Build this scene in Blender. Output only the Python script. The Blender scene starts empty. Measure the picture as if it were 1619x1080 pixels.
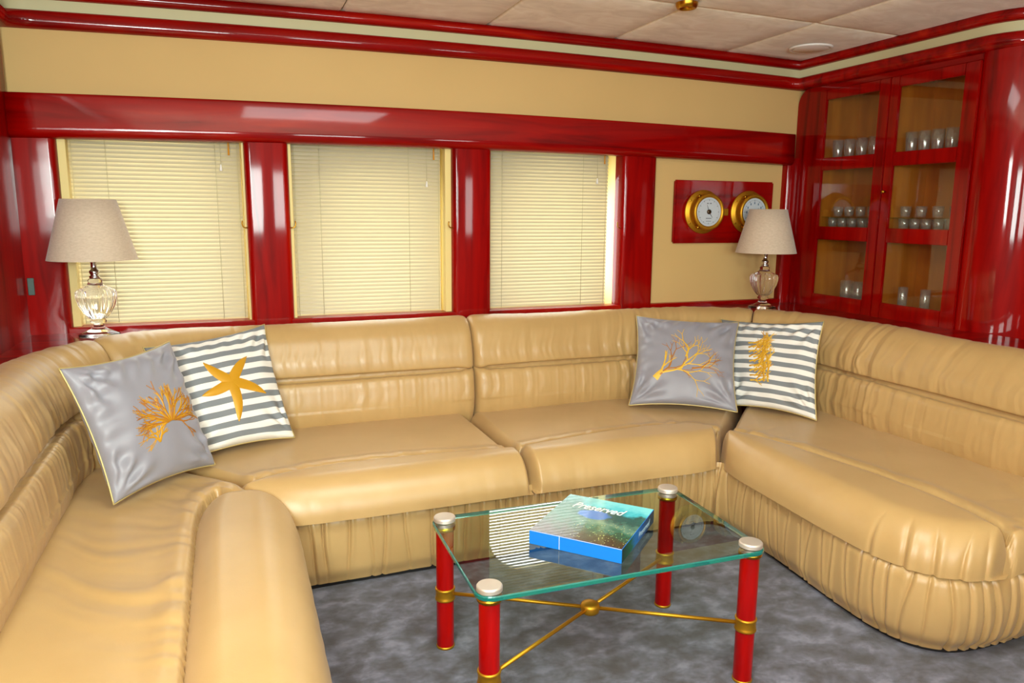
import bpy, bmesh, math, random
import numpy as np
from mathutils import Vector, Matrix
random.seed(7)
RNG = np.random.RandomState(11)
S = bpy.context.scene
COL = S.collection

# ------------------------------------------------------------------ camera
F_PX = 1180.0
yaw, pit, rol = 0.36656725, 0.17194742, 0.0081391
f = Vector((math.sin(yaw)*math.cos(pit), math.cos(yaw)*math.cos(pit), -math.sin(pit)))
r = Vector((math.cos(yaw), -math.sin(yaw), 0)); u = r.cross(f)
r2 = r*math.cos(rol) + u*math.sin(rol); u2 = -r*math.sin(rol) + u*math.cos(rol)
cd = bpy.data.cameras.new('camera'); cam = bpy.data.objects.new('camera', cd); COL.objects.link(cam)
cd.sensor_width = 36; cd.lens = 36*F_PX/1619; cd.clip_start = .02
M = Matrix((( r2.x, u2.x, -f.x, 0), (r2.y, u2.y, -f.y, 0), (r2.z, u2.z, -f.z, 1.5), (0, 0, 0, 1)))
cam.matrix_world = M; S.camera = cam

# ------------------------------------------------------------------ world, lights, exposure
w = bpy.data.worlds.new('sky'); S.world = w; w.use_nodes = True
w.node_tree.nodes['Background'].inputs[0].default_value = (.93, .97, 1, 1)
w.node_tree.nodes['Background'].inputs[1].default_value = 3.6
def area(name, loc, target, sx, sy, power, color):
    l = bpy.data.lights.new(name, 'AREA'); l.shape = 'RECTANGLE'; l.size = sx; l.size_y = sy
    l.energy = power; l.color = color
    o = bpy.data.objects.new(name, l); COL.objects.link(o); o.location = loc
    o.rotation_euler = (Vector(target)-Vector(loc)).to_track_quat('-Z', 'Y').to_euler()
    return o
area('daylight_front', (-.25, -2.1, 1.62), (.9, 3.6, 1.35), .95, .8, 46, (.86, 1, .96))
area('daylight_front', (1.35, -2.1, 1.62), (1.4, 3.6, 1.0), .85, .7, 22, (.86, 1, .96))
area('daylight_front', (3.0, -2.1, 1.55), (2.6, 3.0, .8), .5, .8, 8, (.86, 1, .96))
area('daylight_left', (-.82, -.1, 1.75), (1.0, 3.3, .75), .9, .7, 50, (.86, 1, .95))
area('floor_bounce', (.3, -.5, .12), (.3, -.45, 2.5), 1.8, 1.0, 40, (.94, 1, .86)).data.spread = math.radians(110)
area('overhead_fill', (.75, 1.35, 2.44), (.75, 1.5, 0), 1.1, .9, 16, (.88, 1, .98))  # added overhead fill to brighten seats, table and carpet; no such fitting
S.view_settings.view_transform = 'Standard'; S.view_settings.look = 'None'
S.view_settings.gamma = 1; S.view_settings.use_curve_mapping = False
S.view_settings.exposure = 1.1
S.cycles.use_denoising = True
S.cycles.max_bounces = 10; S.cycles.transparent_max_bounces = 24; S.cycles.transmission_bounces = 10
S.cycles.caustics_reflective = False; S.cycles.sample_clamp_indirect = 6

# ------------------------------------------------------------------ materials
def lin(c):
    return tuple(((x/255)/12.92 if x/255 <= .04045 else ((x/255+.055)/1.055)**2.4) for x in c) + (1,)
def mat(name):
    m = bpy.data.materials.new(name); m.use_nodes = True
    nt = m.node_tree; b = nt.nodes['Principled BSDF']
    return m, nt, b
def nd(nt, t, **k):
    n = nt.nodes.new(t)
    for a, v in k.items():
        if a.startswith('i_'): n.inputs[a[2:].replace('_', ' ')].default_value = v
        else: setattr(n, a, v)
    return n
def plain(name, c, rough=.5, metal=0, coat=0, spec=.5, sheen=0):
    m, nt, b = mat(name); b.inputs['Base Color'].default_value = lin(c)
    b.inputs['Roughness'].default_value = rough; b.inputs['Metallic'].default_value = metal
    b.inputs['Coat Weight'].default_value = coat; b.inputs['Coat Roughness'].default_value = .05
    b.inputs['Specular IOR Level'].default_value = spec; b.inputs['Sheen Weight'].default_value = sheen
    return m
def ramp(nt, fac, stops):
    rp = nt.nodes.new('ShaderNodeValToRGB'); el = rp.color_ramp.elements
    while len(el) > 1: el.remove(el[-1])
    el[0].position = stops[0][0]; el[0].color = stops[0][1]
    for p, c in stops[1:]:
        e = el.new(p); e.color = c
    nt.links.new(fac, rp.inputs[0]); return rp.outputs[0]
def noise(nt, scale=5, detail=3, rough=.5, mapping=None, dist=0, coord='Object'):
    tc = nt.nodes.new('ShaderNodeTexCoord'); out = tc.outputs[coord]
    if mapping:
        mp = nt.nodes.new('ShaderNodeMapping'); mp.inputs['Scale'].default_value = mapping
        nt.links.new(out, mp.inputs[0]); out = mp.outputs[0]
    n = nt.nodes.new('ShaderNodeTexNoise'); n.inputs['Scale'].default_value = scale
    n.inputs['Detail'].default_value = detail; n.inputs['Roughness'].default_value = rough
    n.inputs['Distortion'].default_value = dist
    nt.links.new(out, n.inputs['Vector']); return n.outputs['Fac']
def bump(nt, b, h, strength=.3, dist=.01):
    n = nt.nodes.new('ShaderNodeBump'); n.inputs['Strength'].default_value = strength; n.inputs['Distance'].default_value = dist
    nt.links.new(h, n.inputs['Height']); nt.links.new(n.outputs[0], b.inputs['Normal'])

def mahogany(name, stretch, dark=1.0):
    m, nt, b = mat(name)
    fac = noise(nt, 3.0, 5, .55, stretch, .8)
    d = dark
    col = ramp(nt, fac, [(.28, lin((92*d, 0, 0))), (.45, lin((132*d, 0, 0))), (.62, lin((150*d, 4, 0))), (.80, lin((176*d, 34*d, 2)))])
    nt.links.new(col, b.inputs['Base Color'])
    b.inputs['Roughness'].default_value = .45; b.inputs['Specular IOR Level'].default_value = .08; b.inputs['Coat Weight'].default_value = .5
    b.inputs['Coat Roughness'].default_value = .06; b.inputs['Coat IOR'].default_value = 1.5; b.inputs['Coat Tint'].default_value = (1, .74, .62, 1)
    bump(nt, b, noise(nt, 2.2, 2, .5), .05, .02)
    return m
MH_X = mahogany('mahogany_long', (.35, 4, 4)); MH_Z = mahogany('mahogany_upright', (4, 4, .35)); MH_Y = mahogany('mahogany_deep', (4, .35, 4))

m, nt, b = mat('tan_leather'); LEATHER = m
c = ramp(nt, noise(nt, 2.5, 4, .6), [(.3, lin((184, 149, 94))), (.7, lin((196, 161, 106)))])
nt.links.new(c, b.inputs['Base Color']); b.inputs['Roughness'].default_value = .36
b.inputs['Specular IOR Level'].default_value = .6; b.inputs['Sheen Weight'].default_value = .08
bump(nt, b, noise(nt, 240, 3, .6), .07, .004)

m, nt, b = mat('beige_wall'); WALL = m
c = ramp(nt, noise(nt, 1.2, 2), [(.3, lin((204, 169, 107))), (.7, lin((210, 175, 113)))])
nt.links.new(c, b.inputs['Base Color']); b.inputs['Roughness'].default_value = .75
bump(nt, b, noise(nt, 300, 2), .08, .002)
COVE = plain('pale_cove', (196, 190, 146), .6)
CREAM = plain('cream_paint', (222, 204, 150), .5)
SILLP = plain('reveal_paint', (228, 205, 130), .5)

m, nt, b = mat('grey_carpet'); CARPET = m
n1 = noise(nt, 9.0, 5, .62, (1, 1.25, 1), .15)
c = ramp(nt, n1, [(.36, lin((38, 30, 38))), (.45, lin((62, 58, 73))), (.54, lin((86, 86, 104))), (.66, lin((122, 123, 144)))])
n2 = noise(nt, 420, 2, .7)
mx = nd(nt, 'ShaderNodeMixRGB', blend_type='OVERLAY'); mx.inputs[0].default_value = .55
nt.links.new(c, mx.inputs[1]); nt.links.new(n2, mx.inputs[2]); nt.links.new(mx.outputs[0], b.inputs['Base Color'])
b.inputs['Roughness'].default_value = .95; b.inputs['Sheen Weight'].default_value = .3
ad = nd(nt, 'ShaderNodeMath', operation='ADD'); nt.links.new(n2, ad.inputs[0]); nt.links.new(n1, ad.inputs[1])
bump(nt, b, ad.outputs[0], .6, .012)

m, nt, b = mat('suede_panel'); SUEDE = m
c = ramp(nt, noise(nt, 4.5, 5, .6, (1, 1.6, 1), 1.2), [(.35, lin((222, 206, 180))), (.5, lin((236, 222, 198))), (.65, lin((246, 236, 216)))])
nt.links.new(c, b.inputs['Base Color']); b.inputs['Roughness'].default_value = .9; b.inputs['Sheen Weight'].default_value = .3

BRASS = plain('brass', (196, 148, 44), .28, 1)
BRASS_D = plain('aged_brass', (196, 144, 36), .45, .85)
SILVER = plain('brushed_silver', (222, 212, 198), .5, .75)
CHROME = plain('chrome', (200, 200, 205), .12, 1)
WHITE = plain('white_plastic', (244, 242, 236), .5)
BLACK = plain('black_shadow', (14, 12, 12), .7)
AMBER = plain('amber_plastic', (210, 140, 20), .3, 0, .5)
m, nt, b = mat('red_lacquer_leg'); LEG = m
c = ramp(nt, noise(nt, 6, 3, .5, (4, 4, .5)), [(.3, lin((140, 0, 0))), (.7, lin((180, 6, 0)))])
nt.links.new(c, b.inputs['Base Color']); b.inputs['Roughness'].default_value = .5; b.inputs['Specular IOR Level'].default_value = .1; b.inputs['Coat Weight'].default_value = .5; b.inputs['Coat Roughness'].default_value = .04

def thin_glass(name, tint, refl=1.0, ior=1.5, rough=.0):
    m = bpy.data.materials.new(name); m.use_nodes = True; nt = m.node_tree
    nt.nodes.remove(nt.nodes['Principled BSDF']); out = nt.nodes['Material Output']
    tr = nd(nt, 'ShaderNodeBsdfTransparent'); tr.inputs[0].default_value = tint
    gl = nd(nt, 'ShaderNodeBsdfGlossy'); gl.inputs['Roughness'].default_value = rough; gl.inputs[0].default_value = (1, 1, 1, 1)
    fr = nd(nt, 'ShaderNodeFresnel'); fr.inputs[0].default_value = ior
    mu = nd(nt, 'ShaderNodeMath', operation='MULTIPLY'); mu.inputs[1].default_value = refl; mu.use_clamp = True
    ge = nd(nt, 'ShaderNodeNewGeometry'); sb = nd(nt, 'ShaderNodeMath', operation='SUBTRACT'); sb.inputs[0].default_value = 1; nt.links.new(ge.outputs['Backfacing'], sb.inputs[1])
    m3 = nd(nt, 'ShaderNodeMath', operation='MULTIPLY'); nt.links.new(fr.outputs[0], m3.inputs[0]); nt.links.new(sb.outputs[0], m3.inputs[1])
    nt.links.new(m3.outputs[0], mu.inputs[0])
    mx = nd(nt, 'ShaderNodeMixShader'); nt.links.new(mu.outputs[0], mx.inputs[0]); nt.links.new(tr.outputs[0], mx.inputs[1]); nt.links.new(gl.outputs[0], mx.inputs[2])
    nt.links.new(mx.outputs[0], out.inputs[0]); return m
PANE = thin_glass('clear_pane', (.96, .97, .95, 1), 1.0)
TUMBLER = thin_glass('tumbler_glass', (.93, .95, .95, 1), 2.2, 1.6, .12)
nt = TUMBLER.node_tree; lk = nt.nodes['Material Output'].inputs[0].links[0].from_socket
df = nd(nt, 'ShaderNodeBsdfDiffuse'); df.inputs[0].default_value = (.95, .97, .97, 1); mx = nd(nt, 'ShaderNodeMixShader'); mx.inputs[0].default_value = .045
nt.links.new(lk, mx.inputs[1]); nt.links.new(df.outputs[0], mx.inputs[2]); nt.links.new(mx.outputs[0], nt.nodes['Material Output'].inputs[0])
TABLEGLASS = thin_glass('table_glass', (.80, .92, .86, 1), 1.5, 1.55)
m, nt, b = mat('glass_edge'); GEDGE = m
b.inputs['Base Color'].default_value = lin((20, 150, 140)); b.inputs['Roughness'].default_value = .12
b.inputs['Transmission Weight'].default_value = .55; b.inputs['Coat Weight'].default_value = .6
m, nt, b = mat('crystal'); CRYSTAL = m
b.inputs['Base Color'].default_value = (1, .985, .97, 1); b.inputs['Roughness'].default_value = .03
b.inputs['Transmission Weight'].default_value = 1; b.inputs['IOR'].default_value = 1.34

def cloth(name, c, rough=.6, sheen=.3):
    m, nt, b = mat(name); b.inputs['Base Color'].default_value = lin(c); b.inputs['Roughness'].default_value = rough
    b.inputs['Sheen Weight'].default_value = sheen
    bump(nt, b, noise(nt, 600, 2), .08, .002); return m
SATIN = cloth('grey_satin', (144, 143, 152), .42, .2)
GOLDCORD = plain('gold_cord', (200, 180, 118), .4, .3)
GOLDTHR = plain('gold_thread', (206, 150, 22), .45, .15)
OCHRE = plain('ochre_thread', (176, 112, 30), .5, .1)
YELTHR = plain('yellow_thread', (226, 180, 50), .5, .1)
SHADE = cloth('linen_shade', (206, 188, 166), .8, .3)
nt = SHADE.node_tree; b = nt.nodes['Principled BSDF']
c = ramp(nt, noise(nt, 60, 4, .7, (1, 1, 3)), [(.3, lin((194, 174, 150))), (.7, lin((212, 194, 172)))])
nt.links.new(c, b.inputs['Base Color'])
m = bpy.data.materials.new('striped_cloth'); m.use_nodes = True; STRIPE = m; nt = m.node_tree; b = nt.nodes['Principled BSDF']
uvn = nd(nt, 'ShaderNodeUVMap'); sp = nd(nt, 'ShaderNodeSeparateXYZ'); nt.links.new(uvn.outputs[0], sp.inputs[0])
mu = nd(nt, 'ShaderNodeMath', operation='MULTIPLY'); mu.inputs[1].default_value = 10.0; nt.links.new(sp.outputs[1], mu.inputs[0])
fr = nd(nt, 'ShaderNodeMath', operation='FRACT'); nt.links.new(mu.outputs[0], fr.inputs[0])
gt = nd(nt, 'ShaderNodeMath', operation='GREATER_THAN'); gt.inputs[1].default_value = .5; nt.links.new(fr.outputs[0], gt.inputs[0])
mx = nd(nt, 'ShaderNodeMixRGB'); mx.inputs[1].default_value = lin((236, 234, 226)); mx.inputs[2].default_value = lin((126, 131, 134))
nt.links.new(gt.outputs[0], mx.inputs[0]); nt.links.new(mx.outputs[0], b.inputs['Base Color']); b.inputs['Roughness'].default_value = .7

m = bpy.data.materials.new('slat_enamel'); m.use_nodes = True; SLAT = m; nt = m.node_tree
nt.nodes.remove(nt.nodes['Principled BSDF'])
df = nd(nt, 'ShaderNodeBsdfDiffuse'); df.inputs[0].default_value = lin((200, 189, 160))
tl = nd(nt, 'ShaderNodeBsdfTranslucent'); tl.inputs[0].default_value = lin((244, 230, 170))
gl = nd(nt, 'ShaderNodeBsdfGlossy'); gl.inputs['Roughness'].default_value = .35
mx = nd(nt, 'ShaderNodeMixShader'); mx.inputs[0].default_value = .05; nt.links.new(df.outputs[0], mx.inputs[1]); nt.links.new(tl.outputs[0], mx.inputs[2])
mx2 = nd(nt, 'ShaderNodeMixShader'); mx2.inputs[0].default_value = .06; nt.links.new(mx.outputs[0], mx2.inputs[1]); nt.links.new(gl.outputs[0], mx2.inputs[2])
nt.links.new(mx2.outputs[0], nt.nodes['Material Output'].inputs[0])
CORD = plain('blind_cord', (190, 184, 150), .6)

# ------------------------------------------------------------------ mesh helpers
def link(name, me, mats, parent=None, smooth=True):
    o = bpy.data.objects.new(name, me); COL.objects.link(o)
    for mm in (mats if isinstance(mats, (list, tuple)) else [mats]): me.materials.append(mm)
    if smooth and len(me.polygons): me.polygons.foreach_set('use_smooth', [True]*len(me.polygons))
    if parent: o.parent = parent
    return o
def tag(o, label, cat, group=None):
    o['label'] = label; o['category'] = cat
    if group: o['group'] = group
    return o
def empty(name, loc=(0, 0, 0), rz=0):
    o = bpy.data.objects.new(name, None); COL.objects.link(o); o.location = loc; o.rotation_euler = (0, 0, rz)
    o.empty_display_size = .05; return o
def struct(o): o['kind'] = 'structure'; return o
def mesh(name, v, fs):
    me = bpy.data.meshes.new(name); me.from_pydata([tuple(map(float, p)) for p in v], [], fs); me.update(); return me
def grid(name, P, mats, parent=None, cu=False, cv=False, flip=False, caps=False):
    nu, nv = P.shape[:2]; V = P.reshape(-1, 3); fs = []
    for i in range(nu if cu else nu-1):
        a = i*nv; bb = ((i+1) % nu)*nv
        for j in range(nv if cv else nv-1):
            k = (j+1) % nv
            q = (a+j, bb+j, bb+k, a+k); fs.append(q[::-1] if flip else q)
    if caps:
        q = list(range(nv)); fs.append(tuple(q if not flip else q[::-1]))
        q = [(nu-1)*nv+j for j in range(nv)]; fs.append(tuple(q[::-1] if not flip else q))
    return link(name, mesh(name, V, fs), mats, parent)
def box(name, lo, hi, m, parent=None, bev=.004, seg=2):
    bm = bmesh.new(); bmesh.ops.create_cube(bm, size=1)
    lo, hi = Vector(lo), Vector(hi)
    for v in bm.verts: v.co = Vector([lo[i]+(hi[i]-lo[i])*(v.co[i]+.5) for i in range(3)])
    if bev: bmesh.ops.bevel(bm, geom=bm.edges[:], offset=bev, segments=seg, affect='EDGES', profile=.5)
    me = bpy.data.meshes.new(name); bm.to_mesh(me); bm.free()
    return link(name, me, m, parent, smooth=False)
def lathe(name, prof, m, parent=None, n=32, flute=None, loc=(0, 0, 0)):
    P = np.zeros((n, len(prof), 3))
    for i in range(n):
        a = 2*math.pi*i/n
        for j, (rr, z) in enumerate(prof):
            q = rr*(1+(flute(a, j) if flute else 0)); P[i, j] = (q*math.cos(a)+loc[0], q*math.sin(a)+loc[1], z+loc[2])
    return grid(name, P, m, parent, cu=True)
def tube(name, pts, rad, m, parent=None, n=8, closed=False):
    pts = [Vector(p) for p in pts]; N = len(pts); P = np.zeros((N, n, 3)); prev = None
    for i, p in enumerate(pts):
        a = pts[(i-1) % N] if (closed or i) else p; c = pts[(i+1) % N] if (closed or i < N-1) else p
        t = (c-a).normalized()
        nrm = (Vector((0, 0, 1)) if abs(t.z) < .9 else Vector((1, 0, 0))) if prev is None else prev
        nrm = (nrm - t*nrm.dot(t)).normalized(); prev = nrm; bn = t.cross(nrm)
        rr = rad[i] if isinstance(rad, (list, tuple)) else rad
        for j in range(n):
            g = 2*math.pi*j/n; P[i, j] = p + nrm*math.cos(g)*rr + bn*math.sin(g)*rr
    return grid(name, P, m, parent, cu=closed, cv=True, caps=not closed)
def spl(pts, n):
    """Catmull-Rom through pts, resampled by arclength"""
    p = np.array(pts, float); p = np.vstack([2*p[0]-p[1], p, 2*p[-1]-p[-2]]); out = []
    for i in range(1, len(p)-2):
        L = np.linalg.norm(p[i+1]-p[i])
        for t in np.linspace(0, 1, 24, endpoint=False):
            a, b_, c_, d_ = p[i-1], p[i], p[i+1], p[i+2]
            la, lb, lc = [max(1e-6, np.linalg.norm(x))**.5 for x in (b_-a, c_-b_, d_-c_)]
            m1 = ((b_-a)/la - (c_-a)/(la+lb) + (c_-b_)/lb)*lb; m2 = ((c_-b_)/lb - (d_-b_)/(lb+lc) + (d_-c_)/lc)*lb
            out.append((2*t**3-3*t*t+1)*b_ + (t**3-2*t*t+t)*m1 + (-2*t**3+3*t*t)*c_ + (t**3-t*t)*m2)
    out.append(p[-2]); out = np.array(out)
    s = np.r_[0, np.cumsum(np.linalg.norm(np.diff(out, axis=0), axis=1))]
    return np.stack([np.interp(np.linspace(0, s[-1], n), s, out[:, k]) for k in range(out.shape[1])], 1)
def poly(pts, n):
    p = np.array(pts, float); s = np.r_[0, np.cumsum(np.linalg.norm(np.diff(p, axis=0), axis=1))]
    return np.stack([np.interp(np.linspace(0, s[-1], n), s, p[:, k]) for k in range(p.shape[1])], 1)
def arc(cx, cy, rr, a0, a1, n=12):
    return [(cx+rr*math.cos(math.radians(a)), cy+rr*math.sin(math.radians(a))) for a in np.linspace(a0, a1, n)]
_T = RNG.rand(6, 4096)*2-1
def n1(x, k=0):
    x = np.asarray(x, float)+500; i = np.floor(x).astype(int); t = x-i; t = t*t*(3-2*t)
    return _T[k, i % 4096]*(1-t)+_T[k, (i+1) % 4096]*t
def folds(s, fr, k, sharp=1.5):
    v = n1(s*fr, k); return np.sign(v)*np.abs(v)**sharp
def ss(x, a, b_):
    t = np.clip((x-a)/(b_-a), 0, 1); return t*t*(3-2*t)
def bumpw(x, c_, w_): return np.exp(-((x-c_)/w_)**2)
def prism(name, outline, axis, a0, a1, m, parent=None, bev=0):
    """outline: 2-D polygon in the two other axes (in xyz order)"""
    n = len(outline); V = []
    for a in (a0, a1):
        for p in outline:
            q = list(p); q.insert(axis, a); V.append(q)
    fs = [tuple(range(n)), tuple(range(2*n-1, n-1, -1))] + [(i, i+n, (i+1) % n+n, (i+1) % n) for i in range(n)]
    me = mesh(name, V, fs); bm = bmesh.new(); bm.from_mesh(me); bmesh.ops.recalc_face_normals(bm, faces=bm.faces)
    if bev: bmesh.ops.bevel(bm, geom=bm.edges[:], offset=bev, segments=2, affect='EDGES')
    bm.to_mesh(me); bm.free(); return link(name, me, m, parent, smooth=False)
def join_boxes(name, boxes, m, parent=None, bev=0):
    bm = bmesh.new()
    for lo, hi in boxes:
        g = bmesh.ops.create_cube(bm, size=1)['verts']
        for v in g: v.co = Vector([lo[i]+(hi[i]-lo[i])*(v.co[i]+.5) for i in range(3)])
        if bev:
            es = list({e for v in g for e in v.link_edges}); bmesh.ops.bevel(bm, geom=es, offset=bev, segments=2, affect='EDGES')
    me = bpy.data.meshes.new(name); bm.to_mesh(me); bm.free(); return link(name, me, m, parent, smooth=False)

# ------------------------------------------------------------------ room shell
XL, XR, YB = -.87, 3.56, 4.08
def sheer(x): return -.0055*(np.clip(x, XL, 4.0)-1.4)**2       # the deckhead's camber
ZC = 2.495
struct(box('floor', (-1.1, -2.2, -.06), (5.0, 4.5, 0), CARPET, bev=0))
ceil = struct(grid('ceiling', np.array([[[x, y, ZC+.03+sheer(x)] for y in (-2.2, 4.5)] for x in np.linspace(-1.1, 5, 40)]), SUEDE, flip=False))
xs = [-1.72, -.94, -.16, .62, 1.40, 2.18, 2.957, 3.74, 4.5]; ys = [-2.2, -.9, .5, 1.9, 3.30, 4.12]
for i in range(1, len(xs)-1):
    for j in range(len(ys)-1):
        x0, x1, y0, y1 = xs[i]+.002, xs[i+1]-.002, ys[j]+.002, ys[j+1]-.002
        shift = 0
        U = np.array([0, .006, .02, .2, .4, .6, .8, .98, .994, 1.])
        P = np.zeros((10, 10, 3))
        for a in range(10):
            for c_ in range(10):
                X = x0+(x1-x0)*U[a]; Y = y0+(y1-y0)*U[c_]
                e = min(U[a]*(x1-x0), (1-U[a])*(x1-x0), U[c_]*(y1-y0), (1-U[c_])*(y1-y0))
                P[a, c_] = (X, Y, ZC+sheer(X)+(.016*(1-min(1, e/.016)**.5)))
        grid('ceiling_panel', P, SUEDE, ceil, flip=False)

# inner beige lining of the window wall, with three window bays left open
ZS, ZV = .93, 1.90
bays = [(-.70, .115), (.325, 1.195), (1.418, 2.255)]
wb = []
xx = -1.1
for a, c_ in bays:
    wb.append(((xx, YB, ZS), (a, YB+.05, ZV))); xx = c_
wb.append(((xx, YB, ZS), (5.0, YB+.05, ZV)))
wb.append(((-1.1, YB, 0), (5.0, YB+.05, ZS))); wb.append(((-1.1, YB, ZV), (5.0, YB+.05, 2.6)))
wall_back = struct(join_boxes('wall_back', wb, WALL))
# hull skin behind the bays with rounded-rectangle ports
YH = 4.30
ports = [(-.66, .02, .90, 1.80, .16), (.46, 1.10, .90, 1.72, .16), (1.50, 2.25, .90, 1.775, .28)]
def rrect(x0, x1, z0, z1, rr, n=8):
    p = []
    for cx, cz, a in ((x1-rr, z1-rr, 0), (x0+rr, z1-rr, 90), (x0+rr, z0+rr, 180), (x1-rr, z0+rr, 270)):
        p += arc(cx, cz, rr, a, a+90, n)
    return p
for k, ((x0, x1, z0, z1, rr), (b0, b1)) in enumerate(zip(ports, bays)):
    z0 = .86
    win = struct(empty('window_%d' % (k+1), ((x0+x1)/2, YH, 1.3)))
    inner = rrect(x0, x1, z0, z1, rr); n = len(inner)
    ox0, ox1 = b0-.08, b1+.08
    outer = []
    cxm, czm = (x0+x1)/2, (z0+z1)/2
    for (px_, pz_) in inner:                       # outer rectangle point by direction
        dx, dz = px_-cxm, pz_-czm
        t = min(((ox1-cxm)/dx if dx > 0 else (ox0-cxm)/dx) if abs(dx) > 1e-6 else 9e9, ((2.05-czm)/dz if dz > 0 else (.80-czm)/dz) if abs(dz) > 1e-6 else 9e9)
        outer.append((cxm+dx*t, czm+dz*t))
    V = [(p[0]-cxm, 0, p[1]-1.3) for p in inner]+[(p[0]-cxm, 0, p[1]-1.3) for p in outer]+[(p[0]-cxm, .04, p[1]-1.3) for p in inner]+[(p[0]-cxm, .04, p[1]-1.3) for p in outer]
    fs = []
    for i in range(n):
        j = (i+1) % n
        fs += [(i, j, n+j, n+i), (2*n+j, 2*n+i, 3*n+i, 3*n+j), (i, 2*n+i, 2*n+j, j)]
    link('hull_panel', mesh('hull_panel', V, fs), CREAM, win, smooth=False)
    box('window_glass', (x0-.01-cxm, .02, z0-1.31), (x1+.01-cxm, .026, z1-1.29), PANE, win, bev=0)
    # reveals
    for nm, lo, hi in (('reveal', (b0-.02, YB+.05, .86), (b0, YH, 1.95)), ('reveal', (b1, YB+.05, .86), (b1+.02, YH, 1.95)), ('lintel', (b0-.02, YB+.05, 1.90), (b1+.02, YH, 1.95)), ('sill_board', (b0-.02, YB+.05, .86), (b1+.02, YH, .90))):
        box(nm, (lo[0]-cxm, lo[1]-YH, lo[2]-1.3), (hi[0]-cxm, hi[1]-YH, hi[2]-1.3), SILLP, win, bev=0)
    # beige edge frame in front of the blind
    if k == 0: ex = [(b0, b0+.035), (b1-.012, b1)]
    elif k == 1: ex = [(b0, b0+.018), (b1-.035, b1)]
    else: ex = []
    for e0, e1 in ex:
        box('window_frame', (e0-cxm, YB-.005-YH, ZS-1.3), (e1-cxm, YB+.05-YH, 1.86-1.3), SILLP, win, bev=.002)

struct(box('wall_left', (-1.1, -2.2, 0), (-1.0, 4.13, 2.6), WALL, bev=0))
struct(box('wall_front', (-1.1, -2.3, 0), (5.0, -2.2, 2.6), MH_Z, bev=0))
struct(box('unseen_baffle', (-.2, -1.2, 0), (4.7, -1.1, 1.22), MH_Z, bev=.01))  # added out of view to keep the front lights off the sofa skirt
struct(box('wall_right', (4.7, -2.2, 0), (4.8, 4.13, 2.6), MH_Z, bev=0))

# cornice: two mahogany mouldings with a pale cove between them
def wallpath(off):
    """the room's perimeter at the cornice, offset into the room"""
    x0 = XL+off; x1 = XR-off; y1 = YB-off
    p = [(x0, -2.0), (x0, y1)] + [(x, y1) for x in np.linspace(x0+.1, x1-.1, 24)] + [(x1, y1)]
    p += [(x1, 3.3), (x1, 2.80)] + arc(XR+.28, 2.80, .28+off, 180, 270, 10)[1:] + [(4.7, 2.52-off)]
    return p
def sweep_cornice(name, prof, m):
    """prof: (offset into room, z) points; sharp corners via exact offsetting"""
    paths = [wallpath(o_) for o_, z in prof]; n = len(paths[0])
    P = np.zeros((n, len(prof), 3))
    for j, (o_, z) in enumerate(prof):
        for i in range(n):
            P[i, j] = (paths[j][i][0], paths[j][i][1], z+sheer(paths[j][i][0]))
    return struct(grid(name, P, m))
def halfround(z0, z1, o0, o1, n=10):
    return [(o0-.02, z0)]+[(o0+(o1-o0)*abs(math.sin(math.pi*t))**.6, z0+(z1-z0)*(.5-.5*math.cos(math.pi*t))) for t in np.linspace(0, 1, n)]+[(o0-.02, z1)]
sweep_cornice('trim_1', halfround(2.318, 2.398, .0, .035), MH_X)
sweep_cornice('trim_2', [(.0, 2.38), (.004, 2.40), (.012, 2.43), (.022, 2.455)], COVE)
sweep_cornice('trim_3', halfround(2.442, 2.50, .015, .05), MH_X)

# valance over the windows
vx = np.linspace(XL+.0, 3.49, 40); prof = [(.01, 2.034), (.070, 2.034), (.076, 2.033), (.079, 2.030), (.080, 2.024), (.0805, 2.018), (.0815, 1.95), (.083, 1.885), (.083, 1.876), (.0815, 1.865), (.076, 1.852), (.066, 1.843), (.055, 1.839), (.045, 1.838), (.0, 1.838)]
P = np.array([[[x, YB-o_, z+sheer(x)] for o_, z in prof] for x in vx])
prof_c = [(.0, 2.034)]+prof; P = np.array([[[x, YB-o_, z+sheer(x)] for o_, z in prof_c] for x in vx])
struct(grid('trim_4', P, MH_X, caps=True))
# posts between the windows
def post(n_, x0, x1, hooks=()):
    out = []
    x0 -= .0015; x1 += .0015; d = .05
    pr = [(x0, YB+.05)] + arc(x0+.03, YB-d+.03, .03, 180, 270, 7) + arc(x1-.03, YB-d+.03, .03, 270, 360, 7) + [(x1, YB+.05)]
    P = np.array([[[px_, py_, z] for z in (ZS-.02, 1.86)] for px_, py_ in pr])
    o = struct(grid('trim_%d' % n_, P, MH_Z, flip=False))
    for hx in hooks:
        s = 1 if hx == 1 else -1; bx = x1-.002 if hx == 1 else x0+.002
        pts = [(bx-s*.006, YB-.03, 1.41), (bx+s*.012, YB-.034, 1.41), (bx+s*.022, YB-.036, 1.415), (bx+s*.026, YB-.036, 1.43), (bx+s*.024, YB-.036, 1.445)]
        tube('brass_hook', pts, .0035, BRASS, o, 6)
    return o
post(5, .115, .325, (-1, 1)); post(6, 1.195, 1.418, (-1,)); post(7, 2.255, 2.487, (-1,)); pl_ = post(8, XL-.03, -.70)
post(9, 3.47, XR+.02)
o = box('switch_plate', (-.862, YB-.056, 1.10), (-.835, YB-.049, 1.18), plain('dull_green_plastic', (52, 74, 66), .4), pl_, bev=.002)
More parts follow.
